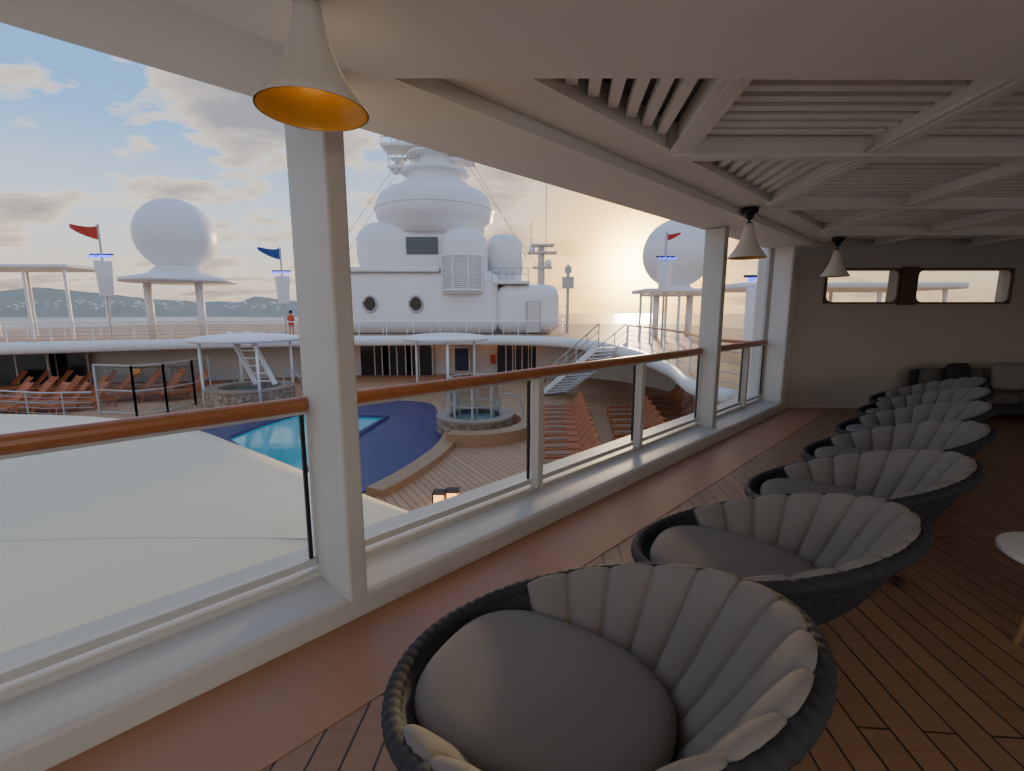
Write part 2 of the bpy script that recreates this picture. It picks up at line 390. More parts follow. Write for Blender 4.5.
for i in range(nu):
    for k in range(nw): bm.faces.new((rings[i][k],rings[i][(k+1)%nw],rings[i+1][(k+1)%nw],rings[i+1][k]))
bm.faces.new(rings[0]); bm.faces.new(rings[-1])
fin(bm,'back_cushion',M_fab,parent=chair,smooth=True,label='fan-shaped channelled backrest cushion')
def pad(bm,c,rx,ry,rz,tilt=0,e=.6,rot=0,n_=4,taper=0,axis='Y'):
    seg,rg=56,18; M=Matrix.Translation(Vector(c))@Matrix.Rotation(rot,4,'Z')@Matrix.Rotation(tilt,4,axis)
    rows=[]
    seq=[(i/rg,1) for i in range(1,rg)]+[(1,0)]+[(i/rg,-1) for i in range(rg-1,0,-1)]
    seq=[(math.sin(q*math.pi/2),s) for q,s in seq]
    for q,s in seq:
        row=[]; h=rz*(max(0,1-q**n_))**.5*s
        for k in range(seg):
            t=k/seg*2*math.pi; x=q*sp(math.cos(t),e); y=q*sp(math.sin(t),e)
            row.append(bm.verts.new(M@Vector((rx*x,ry*y*(1+taper*x),h))))
        rows.append(row)
    for j in range(len(rows)-1):
        for k in range(seg): bm.faces.new((rows[j][k],rows[j][(k+1)%seg],rows[j+1][(k+1)%seg],rows[j+1][k]))
    bm.faces.new(rows[0]); bm.faces.new(rows[-1])
bm=NB(); pad(bm,(.12,0,.37),.41,.33,.048,tilt=math.radians(-1),e=.78,taper=.12,n_=14)
fin(bm,'seat_cushion',M_fab2,parent=chair,smooth=True,label='flat rounded seat cushion')
bm=NB(); lathe(bm,[(.06,.03),(.04,.06),(.04,.2),(.12,.215)],(0,0,0),16); fin(bm,'pedestal',M_black,parent=chair,smooth=True)
for k in range(4):
    an=math.radians(45+90*k); d=Vector((math.cos(an),math.sin(an),0))
    bm=NB(); obox(bm,Vector((0,0,.055))+d*.03,d*.4+Vector((0,0,.025)),.06,.035); fin(bm,'leg',M_dwood,parent=chair,bevel=.008)
cpos=[(.22,1.34,152,1.03),(1.24,2.18,150,.98),(2.26,2.98,151,.98),(3.2,3.83,151,.98),(4.12,4.72,150,.98),(5.0,5.6,151,.98),(5.8,6.45,152,.98)]
chair.location=(cpos[0][0],cpos[0][1],.0); chair.rotation_euler=(0,0,math.radians(cpos[0][2])); chair.scale=(cpos[0][3],)*3
for x,y,a,s in cpos[1:]: dup(chair,(x,y,.0),math.radians(a),scale=s)
def table(name,x,y,h,r,mt,ml,label):
    t=root(name,label,'table',(x,y,.0))
    bm=NB(); lathe(bm,[(r*.96,h-.03),(r,h-.02),(r,h-.005),(r*.99,h)],(x,y,0),40); fin(bm,'table_top',mt,parent=t)
    for k in range(3):
        an=math.radians(180+120*k); d=Vector((math.cos(an),math.sin(an),0))
        bm=NB(); tube(bm,[Vector((x,y,h-.03))+d*r*.4,Vector((x,y,0))+d*r*.85],[.024,.014],10); fin(bm,'leg',ml,parent=t,smooth=True)
table('side_table',2.78,2.12,.46,.29,M_shipw,M_oak,'round white side table with splayed oak legs')
# sofa
sx0,sx1,sy=6.75,9.8,7.4
sf=root('sofa','long dark rope-sided sofa with taupe cushions against the wall','sofa',((sx0+sx1)/2,sy,.0))
bm=NB(); box(bm,((sx0+sx1)/2,sy,.17),(sx1-sx0,.85,.18)); fin(bm,'frame',M_weave,parent=sf,bevel=.04)
bm=NB(); box(bm,((sx0+sx1)/2,sy+.4,.45),(sx1-sx0,.12,.5)); fin(bm,'backrest',M_weave,parent=sf,bevel=.04)
for k in range(3):
    w=(sx1-sx0)/3; cx=sx0+w*(k+.5)
    bm=NB(); box(bm,(cx,sy-.05,.34),(w-.02,.75,.16)); fin(bm,'seat_cushion',M_dpil,parent=sf,bevel=.05,smooth=True)
    bm=NB(); box(bm,(cx,sy+.24,.56),(w-.03,.16,.36)); fin(bm,'back_cushion',M_dpil,parent=sf,bevel=.06,smooth=True)
for x in (sx0+.1,sx1-.1):
    for y in (sy-.35,sy+.35):
        bm=NB(); box(bm,(x,y,.045),(.06,.06,.09)); fin(bm,'leg',M_dwood,parent=sf)
for k,(x,a,m) in enumerate([(7.2,.2,M_weave),(8.0,-.25,M_fab2),(8.65,.15,M_weave)]):
    bm=NB(); pad(bm,(x,sy+.05,.63),.23,.22,.07,rot=a,e=.35,tilt=math.radians(80),axis='X'); fin(bm,'throw_pillow',m,smooth=True,label=['dark charcoal','taupe','dark charcoal'][k]+' square throw pillow leaning on the sofa',cat='pillow')
# ================= EXTERIOR
ZD=-3.0
bm=NB(); prism(bm,[(-34,4),(12,4),(12,42),(-34,42)],ZD-.3,ZD)
fin(bm,'pool_deck',M_teak,label='pale teak plank pool deck one level below',cat='deck')
bm=NB()
far=cat([(-.55,4.5,0),(-2.6,6.05,0),(-4.6,7.6,0),(-6.4,8.85,0),(-9.1,9.8,0),(-12.3,10.1,0),(-19,10.2,0)],8)
near=[W(2.4-13.5*i/(len(far)-1),-3.35) for i in range(len(far))]
nj=16; rows=[]
for i in range(len(far)):
    row=[]
    for j in range(nj+1):
        t=j/nj; p=near[i].lerp(Vector(far[i]),t); e=math.sin(math.pi*t) if 0<t<1 else 0
        row.append(bm.verts.new((p.x,p.y,-.56+.04*e*min(1,i/8))))
    rows.append(row)
for i in range(len(far)-1):
    for j in range(nj): bm.faces.new((rows[i][j],rows[i+1][j],rows[i+1][j+1],rows[i][j+1]))
fr_=[bm.verts.new((r[-1].co.x,r[-1].co.y,-.95)) for r in rows]
for i in range(len(rows)-1): bm.faces.new((rows[i][-1],rows[i+1][-1],fr_[i+1],fr_[i]))
nr_=[bm.verts.new((r.co.x,r.co.y,-.95)) for r in rows[0]]
for j in range(nj): bm.faces.new((rows[0][j],rows[0][j+1],nr_[j+1],nr_[j]))
rf=fin(bm,'canopy_roof',M_hull,smooth=True,label='large gently domed white canopy roof outside the railing',cat='roof')
bm=NB(); t=.5
sm_=[near[i].lerp(Vector(far[i]),t) for i in range(3,len(far),6)]
tube(bm,[Vector((p.x,p.y,-.523)) for p in cat(sm_,6)],.006,5)
fin(bm,'roof_seam',M_cush,parent=rf)
bm=NB(); prism(bm,[(-1.6,4.6),(-8,9.1),(-18,9.3),(-16,1)],-3,-1.0); fin(bm,'bar_house',M_white,label='white bar house under the domed canopy roof',cat='building')
pr=root('swimming_pool','turquoise swimming pool with dark blue mosaic surround','pool',G(320,430,ZD))
out=cat([G(*p,ZD) for p in [(160,434),(285,402),(415,402),(438,413),(441,436),(425,456),(374,490),(300,490),(180,452)]],6,True)
bm=NB(); prism(bm,out,ZD,ZD+.04); fin(bm,'tile_surround',M_tile,parent=pr)
wt=[G(*p,ZD+.04) for p in [(226,440),(262,426),(300,415),(387,418),(362,433),(300,476),(270,470)]]
bm=NB(); prism(bm,wt,ZD+.03,ZD+.06); fin(bm,'water',M_water,parent=pr)
bm=NB(); tube(bm,[p+Vector((0,0,.03)) for p in wt],.1,6,closed=True); fin(bm,'coping',M_tile,parent=pr)
bm=NB(); st=cat([G(*p,ZD) for p in [(374,496),(400,482),(426,465),(445,448),(453,430),(450,414)]],12)
sweep(bm,st,[(-.3,0),(-.3,.2),(.25,.2),(.25,0)]); fin(bm,'curved_step',M_steptk,label='curved teak step edging the pool surround',cat='step')
def hottub(c,r,lab,hh=.8):
    t=root('hot_tub',lab,'hot tub',c)
    bm=NB(); lathe(bm,[(r,0),(r,hh-.05),(r*.98,hh),(r*.72,hh),(r*.7,hh-.2)],c,40,True,False); fin(bm,'tub_wall',M_stone,parent=t)
    bm=NB(); lathe(bm,[(r*.71,hh-.14),(r*.71,hh-.12)],c,40); fin(bm,'water',M_tubw,parent=t)
    bm=NB(); lathe(bm,[(r*1.02,hh-.02),(r*1.02,hh+.06),(r*.7,hh+.06),(r*.7,hh-.02)],c,40,False,False); fin(bm,'coping',M_cop,parent=t)
    for sa in (0,2.2):
        bm=NB(); pts=[c+Vector(((r-.5+q*.35)*math.cos(sa+.2),(r-.5+q*.35)*math.sin(sa+.2),z)) for q,z in [(0,hh),(.3,hh+.7),(1.4,hh+.8),(2.6,1.0),(2.8,0)]]
        tube(bm,cat(pts,5),.035,6); fin(bm,'grab_rail',M_steel,parent=t,smooth=True)
    return t
def screen(t,p0,p1,h,w=.07):
    up=Vector((0,0,h))
    bm=NB(); obox(bm,p0+up/2,p1+up/2,.02,h-.1); fin(bm,'glass_screen',M_glass,parent=t)
    bm=NB()
    for p in (p0,p1): obox(bm,p,p+up,w,w)
    for z in (h,h*.5,.12): obox(bm,p0+Vector((0,0,z)),p1+Vector((0,0,z)),w*.8,w*.7)
    fin(bm,'screen_frame',M_steel,parent=t)
c1=G(475,430,ZD); t1=hottub(c1,1.5,'round stone hot tub with glass wind screen beside the pool',.6)
for k in range(8):
    a=math.radians(k*45);b=a+math.radians(43); r_=1.0
    screen(t1,c1+Vector((r_*math.cos(a),r_*math.sin(a),.05)),c1+Vector((r_*math.cos(b),r_*math.sin(b),.05)),2.1,.05)
bm=NB(); cv=[c1+Vector((2.15*math.cos(math.radians(a)),2.15*math.sin(math.radians(a)),0)) for a in range(-110,60,6)]
sweep(bm,cv,[(-.3,0),(-.3,.45),(.3,.45),(.3,0)]); fin(bm,'curved_bench',M_steptk,label='curved teak bench wrapped around the hot tub',cat='bench')
c2=G(252,402,ZD); hottub(c2,2.1,'round stone hot tub beneath a white disc canopy')
ws=root('wind_screen','steel framed glass wind screens on the sunbathing deck','screen',G(140,412,ZD))
sp_=[G(*p,ZD) for p in [(100,414),(137,416),(168,412),(196,405),(212,398)]]
for a,b in zip(sp_[:-1],sp_[1:]): screen(ws,a,b,2.3)
def disc(c,zt,r,lab,np=4,pr_=.8,grp=None):
    t=root('disc_canopy',lab,'canopy',c,group=grp)
    bm=NB(); lathe(bm,[(r*.97,-.22),(r,-.12),(r*.98,-.02),(r*.7,.1),(r*.3,.17),(.01,.19)],(c[0],c[1],zt),48); fin(bm,'canopy_roof',M_shipw,parent=t,smooth=True)
    for k in range(np):
        a=math.radians(40+360/np*k); 
        bm=NB(); p=(c[0]+r*pr_*math.cos(a),c[1]+r*pr_*math.sin(a)); tube(bm,[(p[0],p[1],c[2]),(p[0],p[1],zt-.15)],.07,8); fin(bm,'canopy_post',M_shipw,parent=t,smooth=True)
disc(c2,.42,2.6,'white disc canopy on posts over the hot tub')
c3=G(447,392,ZD); disc(c3,.30,2.5,'white disc canopy standing by the pool bar',3)
bm=NB(); 
for dx in (0,1.0): obox(bm,c2+Vector((-1.6+dx,1.2,3.6)),c2+Vector((.2+dx,.2,.9)),.22,.12)
for q in range(7): 
    a=c2+(Vector((-1.6,1.2,3.6)).lerp(Vector((.2,.2,.9)),(q+.5)/7)); obox(bm,a,a+Vector((1,0,0)),.2,.05)
fin(bm,'tub_ladder',M_shipw,label='slanted white ladder rising from the hot tub',cat='ladder')
edge=cat([(-44,19,0),(-34,22,0),(-26,25,0),(-17,29.5,0),(-9,31.5,0),(-1,32,0),(2.8,30.3,0),(4.7,26,0),(5.3,20,0),(5.0,14.5,0),(4.3,10.8,0),(4.6,9.3,0)],6)
UD=[(p.x,p.y) for p in edge]+[(9,8.6),(24,8.6),(24,70),(-50,70),(-50,19)]
bm=NB(); prism(bm,UD,-.25,0); fin(bm,'upper_deck',M_teak,label='teak upper deck wrapping the pool opening',cat='deck')
bm=NB(); ne=len(edge); rings=[]
for i,p in enumerate(edge):
    a=edge[max(0,i-1)];b=edge[min(ne-1,i+1)];d=(b-a).normalized();nr=Vector((-d.y,d.x,0)); f=max(0,min(1,(i-44)/14)); hh=1-.45*f
    rings.append([bm.verts.new(p+nr*o+Vector((0,0,.1+(z-.1)*hh))) for o,z in [(-.02,.1),(-.12,.07),(-.24,-.08),(-.24,-.35),(-.12,-.52),(-.02,-.58)]])
for i in range(ne-1):
    for k in range(6): bm.faces.new((rings[i][k],rings[i][(k+1)%6],rings[i+1][(k+1)%6],rings[i+1][k]))
bm.faces.new(rings[0]); bm.faces.new(rings[-1])
fin(bm,'deck_fascia',M_shipw,smooth=True,label='curved white fascia along the upper deck edge',cat='fascia')
lw=cat([(-40,26,0),(-26,30,0),(-16,33.6,0),(-9,35,0),(0,35,0),(6,33,0),(9.5,27,0),(10,18,0),(8,10,0)],5)
bm=NB(); sweep(bm,lw,[(0,ZD),(0,-.3),(.3,-.3),(.3,ZD)]); fin(bm,'deckhouse_facade',M_white,label='white deckhouse facade below the upper deck',cat='facade')
def panel(name,p,w,h,mat,lab,cat_,ang=0,fr=M_white,mull=True):
    t=root(name,lab,cat_,p); x,y,z=p; M=math.radians(ang)
    bm=NB(); box(bm,(x,y,z+h/2),(w,.06,h),M); fin(bm,'pane',mat,parent=t)
    bm=NB(); d=Vector((math.cos(M),math.sin(M),0)); c=Vector(p)
    for sx in ((-w/2,0,w/2) if mull else (-w/2,w/2)): obox(bm,c+d*sx,c+d*sx+Vector((0,0,h)),.08,.1)
    obox(bm,c-d*w/2+Vector((0,0,h)),c+d*w/2+Vector((0,0,h)),.08,.1); fin(bm,'frame',fr,parent=t)
for px,w in [(376,2.2),(398,2.2),(420,2.0),(506,1.4),(522,1.4),(537,1.3)]:
    q=DY(px,386,34.75); panel('glazed_door',(q.x,34.75,ZD),w,2.3,M_dark,'dark glazed double door in the white deckhouse','door')
for px,Y,a in [(20,27.6,12),(60,28.8,17),(100,30.1,20),(140,31.4,20),(180,32.6,15)]:
    q=DY(px,386,Y); panel('glazed_screen',(q.x,q.y,ZD),3.2,2.3,M_dark,'dark glazed screen in the shaded deckhouse','window',a)
q=DY(462,372,34.3); panel('notice_board',(q.x,q.y,ZD+.4),1.1,1.7,M_bsign,'white framed dark blue notice board by the bar','sign',0,M_white,False)
q=DY(493,368,34.6); bm=NB(); box(bm,(q.x,34.6,ZD+1.2),(.35,.25,.7)); box(bm,(q.x,34.46,ZD+1.2),(.22,.04,.5)); fin(bm,'fire_cabinet',M_red,label='small red fire cabinet mounted on the deckhouse',cat='cabinet',bevel=.02)
for px in (365,387,409,431,448,484,498,515,530):
    q=DY(px,350,34.5); bm=NB(); sph(bm,(q.x,q.y,-.62),.12,10); fin(bm,'wall_light',M_lantern,smooth=True,label='small warm globe wall light on the deckhouse',cat='light',group='warm wall lights')
def railing(pts,h,lab,sp_=1.8,wires=4,mat=M_shipw,hm=None,grp=None):
    pts=[Vector(p) for p in pts]; r=root('deck_railing',lab,'railing',pts[0],group=grp)
    bm=NB(); tube(bm,[p+Vector((0,0,h)) for p in pts],.04,6); fin(bm,'handrail',hm or mat,parent=r)
    bm=NB()
    for k in range(wires): tube(bm,[p+Vector((0,0,h*(k+.7)/(wires+.7))) for p in pts],.013,4)
    fin(bm,'rail_wire',M_steel,parent=r)
    pm=None; t=0
    for i in range(len(pts)-1):
        L=(pts[i+1]-pts[i]).length
        while t<L:
            p=pts[i].lerp(pts[i+1],t/L)
            if pm is None:
                bm=NB(); tube(bm,[p,p+Vector((0,0,h))],.03,6); pm=fin(bm,'post',mat,parent=r); pb=p.copy()
            else:
                k=pm.copy(); bpy.context.scene.collection.objects.link(k); k.parent=r; k.location=p-pb
            t+=sp_
        t-=L
    return r
railing([p+Vector((0,.3,0)) for p in edge[:34]],1.05,'white steel deck railing along the curved upper deck',grp='upper deck railings')
railing([p+Vector((.25,0,0)) for p in edge[46:]],1.05,'steel deck railing with varnished wood cap on the upper deck',hm=M_rail,grp='upper deck railings')
railing([Vector(p) for p in [(-30,29,0),(-24,31.5,0),(-14,36,0)]],1.05,'white steel inner deck railing',grp='upper deck railings')
railing([G(*p,ZD) for p in [(0,414),(45,417),(95,416)]],1.1,'steel and glass railing around the sunbathing area',mat=M_steel,grp='pool deck railings')
railing([G(*p,ZD) for p in [(0,390),(70,386),(140,384),(205,382)]],1.1,'steel railing beside the shaded seating',mat=M_steel,grp='pool deck railings')
# ---------------- superstructure tower
tw=root('ship_superstructure','tall white ship superstructure with rounded blocks, grille and radar tower','ship structure',(-6,39,0))
def rbox(name,x0,x1,y0,y1,z0,z1,bev,mat=M_shipw):
    bm=NB(); box(bm,((x0+x1)/2,(y0+y1)/2,(z0+z1)/2),(x1-x0,y1-y0,z1-z0)); o=fin(bm,name,mat,parent=tw,bevel=bev,smooth=True)
    o.modifiers[0].segments=8; o.modifiers[0].harden_normals=True
    return o
def zat(py,Y=36): return DY(500,py,Y).z
def xat(px,py=300,Y=36): return DY(px,py,Y).x
rbox('lower_block',xat(338),xat(498),36,46,.02,zat(270),.8)
rbox('ledge',xat(336),xat(440),35.7,46,zat(272),zat(267),.1)
rbox('upper_block',xat(352),xat(478),36.3,46,zat(276),zat(218),1.6)
bm=NB(); txc=(xat(438,260)+xat(487,260))/2; tr=(xat(487,260)-xat(438,260))/2
zb0=zat(294); zt_=zat(226)
lathe(bm,[(tr,0),(tr,(zt_-zb0)*.72),(tr*.93,(zt_-zb0)*.85),(tr*.72,(zt_-zb0)*.95),(tr*.4,(zt_-zb0)*.99),(.01,zt_-zb0)],(txc,37.0,zb0),40); fin(bm,'front_bay',M_shipw,parent=tw,smooth=True)
gz0,gz1=zat(290,35.3),zat(255,35.3)
def arc(a,rr): return (txc+rr*math.cos(math.radians(a)),37.0+rr*math.sin(math.radians(a)))
bm=NB()
for k in range(17):
    z=gz0+(gz1-gz0)*(k+.5)/17
    tube(bm,[(*arc(a,tr+.03),z) for a in range(-145,-34,10)],.05,4)
fin(bm,'ventilation_grille',M_grille,parent=tw)
bm=NB()
for a in (-145,-110,-75,-40): obox(bm,(*arc(a,tr+.06),gz0),(*arc(a,tr+.06),gz1),.1,.1)
for z in (gz0,gz1): tube(bm,[(*arc(a,tr+.06),z) for a in range(-145,-34,10)],.07,5)
fin(bm,'grille_frame',M_shipw,parent=tw)
bm=NB(); box(bm,((xat(407,245)+xat(436,245))/2,36.25,(zat(237)+zat(253))/2),(2.4,.2,1.25)); fin(bm,'louvre_window',pmat('window_grey',(92,98,100),.3),parent=tw,bevel=.05)
for px in (370,416):
    q=DY(px,304,35.95); bm=NB(); 
    tube(bm,[(q.x+.5*math.cos(a*.3927),35.95,q.z+.6*math.sin(a*.3927)) for a in range(16)],.1,6,closed=True); fin(bm,'porthole_rim',M_steel,parent=tw,smooth=True)
    bm=NB(); bmesh.ops.create_cone(bm,cap_ends=True,segments=24,radius1=.5,radius2=.5,depth=.1,matrix=Matrix.Translation((q.x,35.95,q.z))@Matrix.Rotation(math.pi/2,4,'X')@Matrix.Diagonal((1,1.2,1,1))); fin(bm,'porthole',M_dark,parent=tw)
cx=xat(435,205,40); z0=zat(229,40)
bm=NB(); lathe(bm,[(4.0,-.8),(4.15,.0),(4.5,.3),(4.7,.7),(4.75,1.3),(4.65,1.9),(4.4,2.4),(3.9,2.75),(3.2,2.95),(2.4,3.0)],(cx,40,z0),56); fin(bm,'drum',M_shipw,parent=tw,smooth=True)
bm=NB(); lathe(bm,[(4.72,1.2),(4.85,1.3),(4.72,1.4)],(cx,40,z0),56,False,False); fin(bm,'drum_band',M_shipw,parent=tw,smooth=True)
zt0=z0+2.9
bm=NB(); lathe(bm,[(2.7,0),(2.7,.5),(2.2,.6),(2.2,1.2),(2.7,1.3),(2.7,1.5),(1.6,1.55),(1.5,2.5),(2.3,2.6),(2.3,2.75),(1.2,2.8),(1.0,4.2)],(cx+.1,40,zt0),32); fin(bm,'radar_tower',M_shipw,parent=tw)
zt1=zt0+3.0
for nm_,bx in (('radar_platform',[((-1.9,0,.3),(4.2,2.4,.2)),((-2.8,0,.9),(.4,.4,1.2)),((-2.8,0,1.45),(2.4,.5,.35))]),('radar_platform',[((1.6,0,-.7),(3.4,2,.2)),((2.2,0,-.1),(.3,.3,1.1)),((2.2,0,.4),(1.9,.3,.25))]),('radar_platform',[((-1.9,0,-1.3),(3.2,2,.18)),((-2.8,0,-.9),(.6,.6,.7)),((-2.8,0,-.5),(1.3,.3,.2))])):
    bm=NB()
    for c_,s_ in bx: box(bm,(cx+c_[0],40+c_[1],zt1+c_[2]),s_)
    fin(bm,nm_,M_shipw,parent=tw)
bm=NB(); tube(bm,[(cx,40,zt1),(cx,40,zt1+5)],.09,6); fin(bm,'mast_pole',M_shipw,parent=tw)
for zz_,xa_,xb_ in ((.4,-3.9,.1),(-.6,.3,3.2),(-1.2,-3.4,-.4)):
    bm=NB()
    for z in (.45,.9): tube(bm,[(cx+xa_,38.9,zt1+zz_+z),(cx+xb_,38.9,zt1+zz_+z)],.03,4)
    for k in range(6): x=cx+xa_+(xb_-xa_)*k/5; tube(bm,[(x,38.9,zt1+zz_),(x,38.9,zt1+zz_+.9)],.03,4)
    fin(bm,'platform_railing',M_steel,parent=tw)
rbox('rear_block',xat(470),xat(522),38,46,.02,zat(262,38),.8)
bm=NB(); lathe(bm,[(1.5,0),(1.5,2.0),(1.35,2.5),(.95,2.85),(.01,3.05)],(xat(504,250,38),38.8,zat(272,38)),32); fin(bm,'duct_dome',M_shipw,parent=tw,smooth=True)
rbox('annex_block',xat(496),xat(560),36,44,.02,zat(284),.9)
rbox('annex_roof',xat(494),xat(530),35.8,44,zat(284),zat(281),.08)
bm=NB(); box(bm,(xat(533,310),35.97,1.3),(1.2,.1,2.3)); fin(bm,'door',M_white,parent=tw,bevel=.05)
bm=NB(); tube(bm,[(xat(527,310),35.9,.15),(xat(527,310),35.9,2.5),(xat(540,310),35.9,2.5),(xat(540,310),35.9,.15)],.04,5); fin(bm,'door_frame',M_steel,parent=tw)
bm=NB(); zz=zat(281)
for h in (.5,.95): tube(bm,[(xat(492),35.9,zz+h),(xat(528),35.9,zz+h)],.03,4)
for k in range(6): x=xat(492)+k*.55; tube(bm,[(x,35.9,zz),(x,35.9,zz+.95)],.03,4)
fin(bm,'roof_railing',M_steel,parent=tw)
railing([(xat(338),35.0,0),(xat(560),35.0,0),(xat(566),38,0)],1.05,'white deck railing around the superstructure base',grp='upper deck railings')
am=root('radar_mast','grey radar mast with platforms and whip antennas','mast',(xat(541,280,47),47,0)); q=Vector(am.location)
bm=NB(); tube(bm,[(q.x,47,0),(q.x,47,8)],[.45,.3],8); fin(bm,'pole',M_steel,parent=am)
for dz,wd in ((7.4,2.8),(6.0,1.9),(8.1,2.2)):
    bm=NB(); box(bm,(q.x+.1,47,dz),(wd,1.2,.18)); fin(bm,'platform',M_steel,parent=am)
for dx,dz in ((-.9,7.8),(.7,6.4)):
    bm=NB(); sph(bm,(q.x+dx,47,dz),.35,12); fin(bm,'antenna_dome',M_shipw,parent=am,smooth=True)
for dx,a,b in ((.45,7.4,15),(-1,7.4,10.4)):
    bm=NB(); tube(bm,[(q.x+dx,47,a),(q.x+dx,47,b)],.04,5); fin(bm,'whip_antenna',M_steel,parent=am)
q=DY(568,280,38); bm=NB(); tube(bm,[(q.x,38,0),(q.x,38,5.4)],.12,6); box(bm,(q.x,38,4),(.9,.4,.9)); box(bm,(q.x,38,5),(.5,.3,.5)); fin(bm,'antenna_mast',M_steel,label='thin antenna mast with equipment boxes',cat='mast')
for a,b in [((-7.8,40,15),(-12.8,37,6)),((-7.8,40,15.5),(-13.4,37,6.5)),((-4,40,15),(1.2,39,6)),((-4,40,14),(2,39,5.5))]:
    bm=NB(); tube(bm,[a,b],.016,4); fin(bm,'stay_cable',M_dark,label='thin dark rigging stay running from the tower',cat='cable',group='rigging stays')
def radome(c,r,cone_z0,cone_z1,cr,lab):
    t=root('radome',lab,'radome',(c[0],c[1],0))
    bm=NB(); sph(bm,c,r,40); fin(bm,'dome',M_shipw,parent=t,smooth=True)
    bm=NB(); lathe(bm,[(cr,cone_z0),(cr,cone_z0+.2),(cr*.55,cone_z0+(cone_z1-cone_z0)*.45),(cr*.36,cone_z1-.1),(cr*.34,c[2]-r*.75)],(c[0],c[1],0),40); fin(bm,'pedestal',M_shipw,parent=t,smooth=True)
    for dx in (-cr*.62,cr*.42):
        bm=NB(); tube(bm,[(c[0]+dx,c[1]-.3,0),(c[0]+dx,c[1]-.3,cone_z0+.05)],.22,12); fin(bm,'support_leg',M_shipw,parent=t,smooth=True)
c=DY(176,236,30); radome((c.x,30,c.z),2.2,DY(176,283,30).z,DY(176,264,30).z,3.1,'large white spherical radome on a flared pedestal')
c=DY(677,254,33); radome((c.x,33,c.z),2.3,DY(677,296,33).z,DY(677,282,33).z,2.2,'white spherical radome backlit by the sunset')
def flatroof(x0,x1,y0,y1,z,lab):
    t=root('sun_canopy',lab,'canopy',((x0+x1)/2,(y0+y1)/2,0),group='flat sun canopies on the upper deck')
    bm=NB(); box(bm,((x0+x1)/2,(y0+y1)/2,z),(x1-x0,y1-y0,.22)); fin(bm,'canopy_roof',M_shipw,parent=t,bevel=.09)
    n=max(2,int((x1-x0)/2.5))
    for k in range(n+1):
        for y in (y0+.4,y1-.4):
            x=x0+.5+(x1-x0-1)*k/n; bm=NB(); tube(bm,[(x,y,0),(x,y,z-.1)],.08,8); fin(bm,'canopy_post',M_shipw,parent=t)
c=DY(40,268,30); flatroof(-40,DY(88,268,30).x,28.5,32,c.z,'white flat sun canopy on posts above the terrace')
flatroof(DY(640,290,27).x,DY(712,290,27).x,26,29,DY(660,291,27).z,'white flat sun canopy glowing against the sunset')
flatroof(DY(735,285,17).x,16,16.6,20,DY(760,286,17).z,'white flat sun canopy over the side deck')
def mast(px,Y,ptop,flagmat,lab,bz=0,flip=-1,s=1,fs=None):
    b=DY(px,250,Y); top=DY(px,ptop,Y).z; x=b.x; fs=fs or s
    t=root('flag_mast',lab,'mast',(x,Y,bz))
    bm=NB(); tube(bm,[(x,Y,bz),(x,Y,top)],.06,6); fin(bm,'pole',M_steel,parent=t)
    zc=top-2.6*s
    bm=NB(); lathe(bm,[(.5*s,-1.6*s),(.66*s,.7*s),(.64*s,.75*s)],(x,Y,zc-.6*s),4); fin(bm,'light_box',M_shipw,parent=t)
    for dx in (-.6,-.2,.25,.65):
        bm=NB(); box(bm,(x+dx*s,Y-.2,zc+.45*s),(.18*s,.2,.16*s)); fin(bm,'blue_lamp',M_bluelight,parent=t)
    bm=NB(); tube(bm,[(x-.8*s,Y,zc+.6*s),(x+.8*s,Y,zc+.6*s)],.05,6); fin(bm,'lamp_bar',M_dark,parent=t)
    bm=NB(); n=8; rows=[]
    for i in range(n+1):
        u=i/n; rows.append([bm.verts.new((x+flip*1.9*fs*u,Y+.15*math.sin(u*6),top-.05-.1*math.sin(u*4)*fs-(1.0-.75*u)*fs*j)) for j in (0,1)])
    for i in range(n): bm.faces.new((rows[i][0],rows[i+1][0],rows[i+1][1],rows[i][1]))
    fin(bm,'flag',flagmat,parent=t,smooth=True)
mast(101,28,224,M_red,'floodlight mast flying a red pennant',s=.85)
mast(280,31,247,M_blue,'floodlight mast flying a small blue pennant',s=.75)
mast(666,24,232,M_red,'floodlight mast with red flag before the radome',flip=1,s=.6,fs=.36)
mast(766,15.5,225,M_blue,'tall floodlight mast with white banner box on the side deck',flip=1,s=.8)
sr=root('staircase','white open staircase with steel railings up to the upper deck','stairs',(3,28,ZD))
A=Vector((2.3,26.5,ZD));B=Vector((4.75,22.0,.1)); d=(B-A); hd=Vector((d.x,d.y,0)).normalized(); nm=Vector((-hd.y,hd.x,0))
for k in range(15):
    p=A+d*((k+.5)/15); bm=NB(); obox(bm,p-nm*.8,p+nm*.8,.3,.05); fin(bm,'step',M_white,parent=sr)
for sg in (-.85,.85):
    bm=NB(); obox(bm,A+nm*sg,B+nm*sg,.06,.3); fin(bm,'stringer',M_shipw,parent=sr)
    bm=NB()
    for h in (.35,.7,1.05): tube(bm,[A+nm*sg+Vector((0,0,h)),B+nm*sg+Vector((0,0,h))],.035 if h>1 else .02,5)
    for k in range(7): p=A+nm*sg+d*(k/6); tube(bm,[p,p+Vector((0,0,1.05))],.03,5)
    fin(bm,'stair_railing',M_steel,parent=sr)
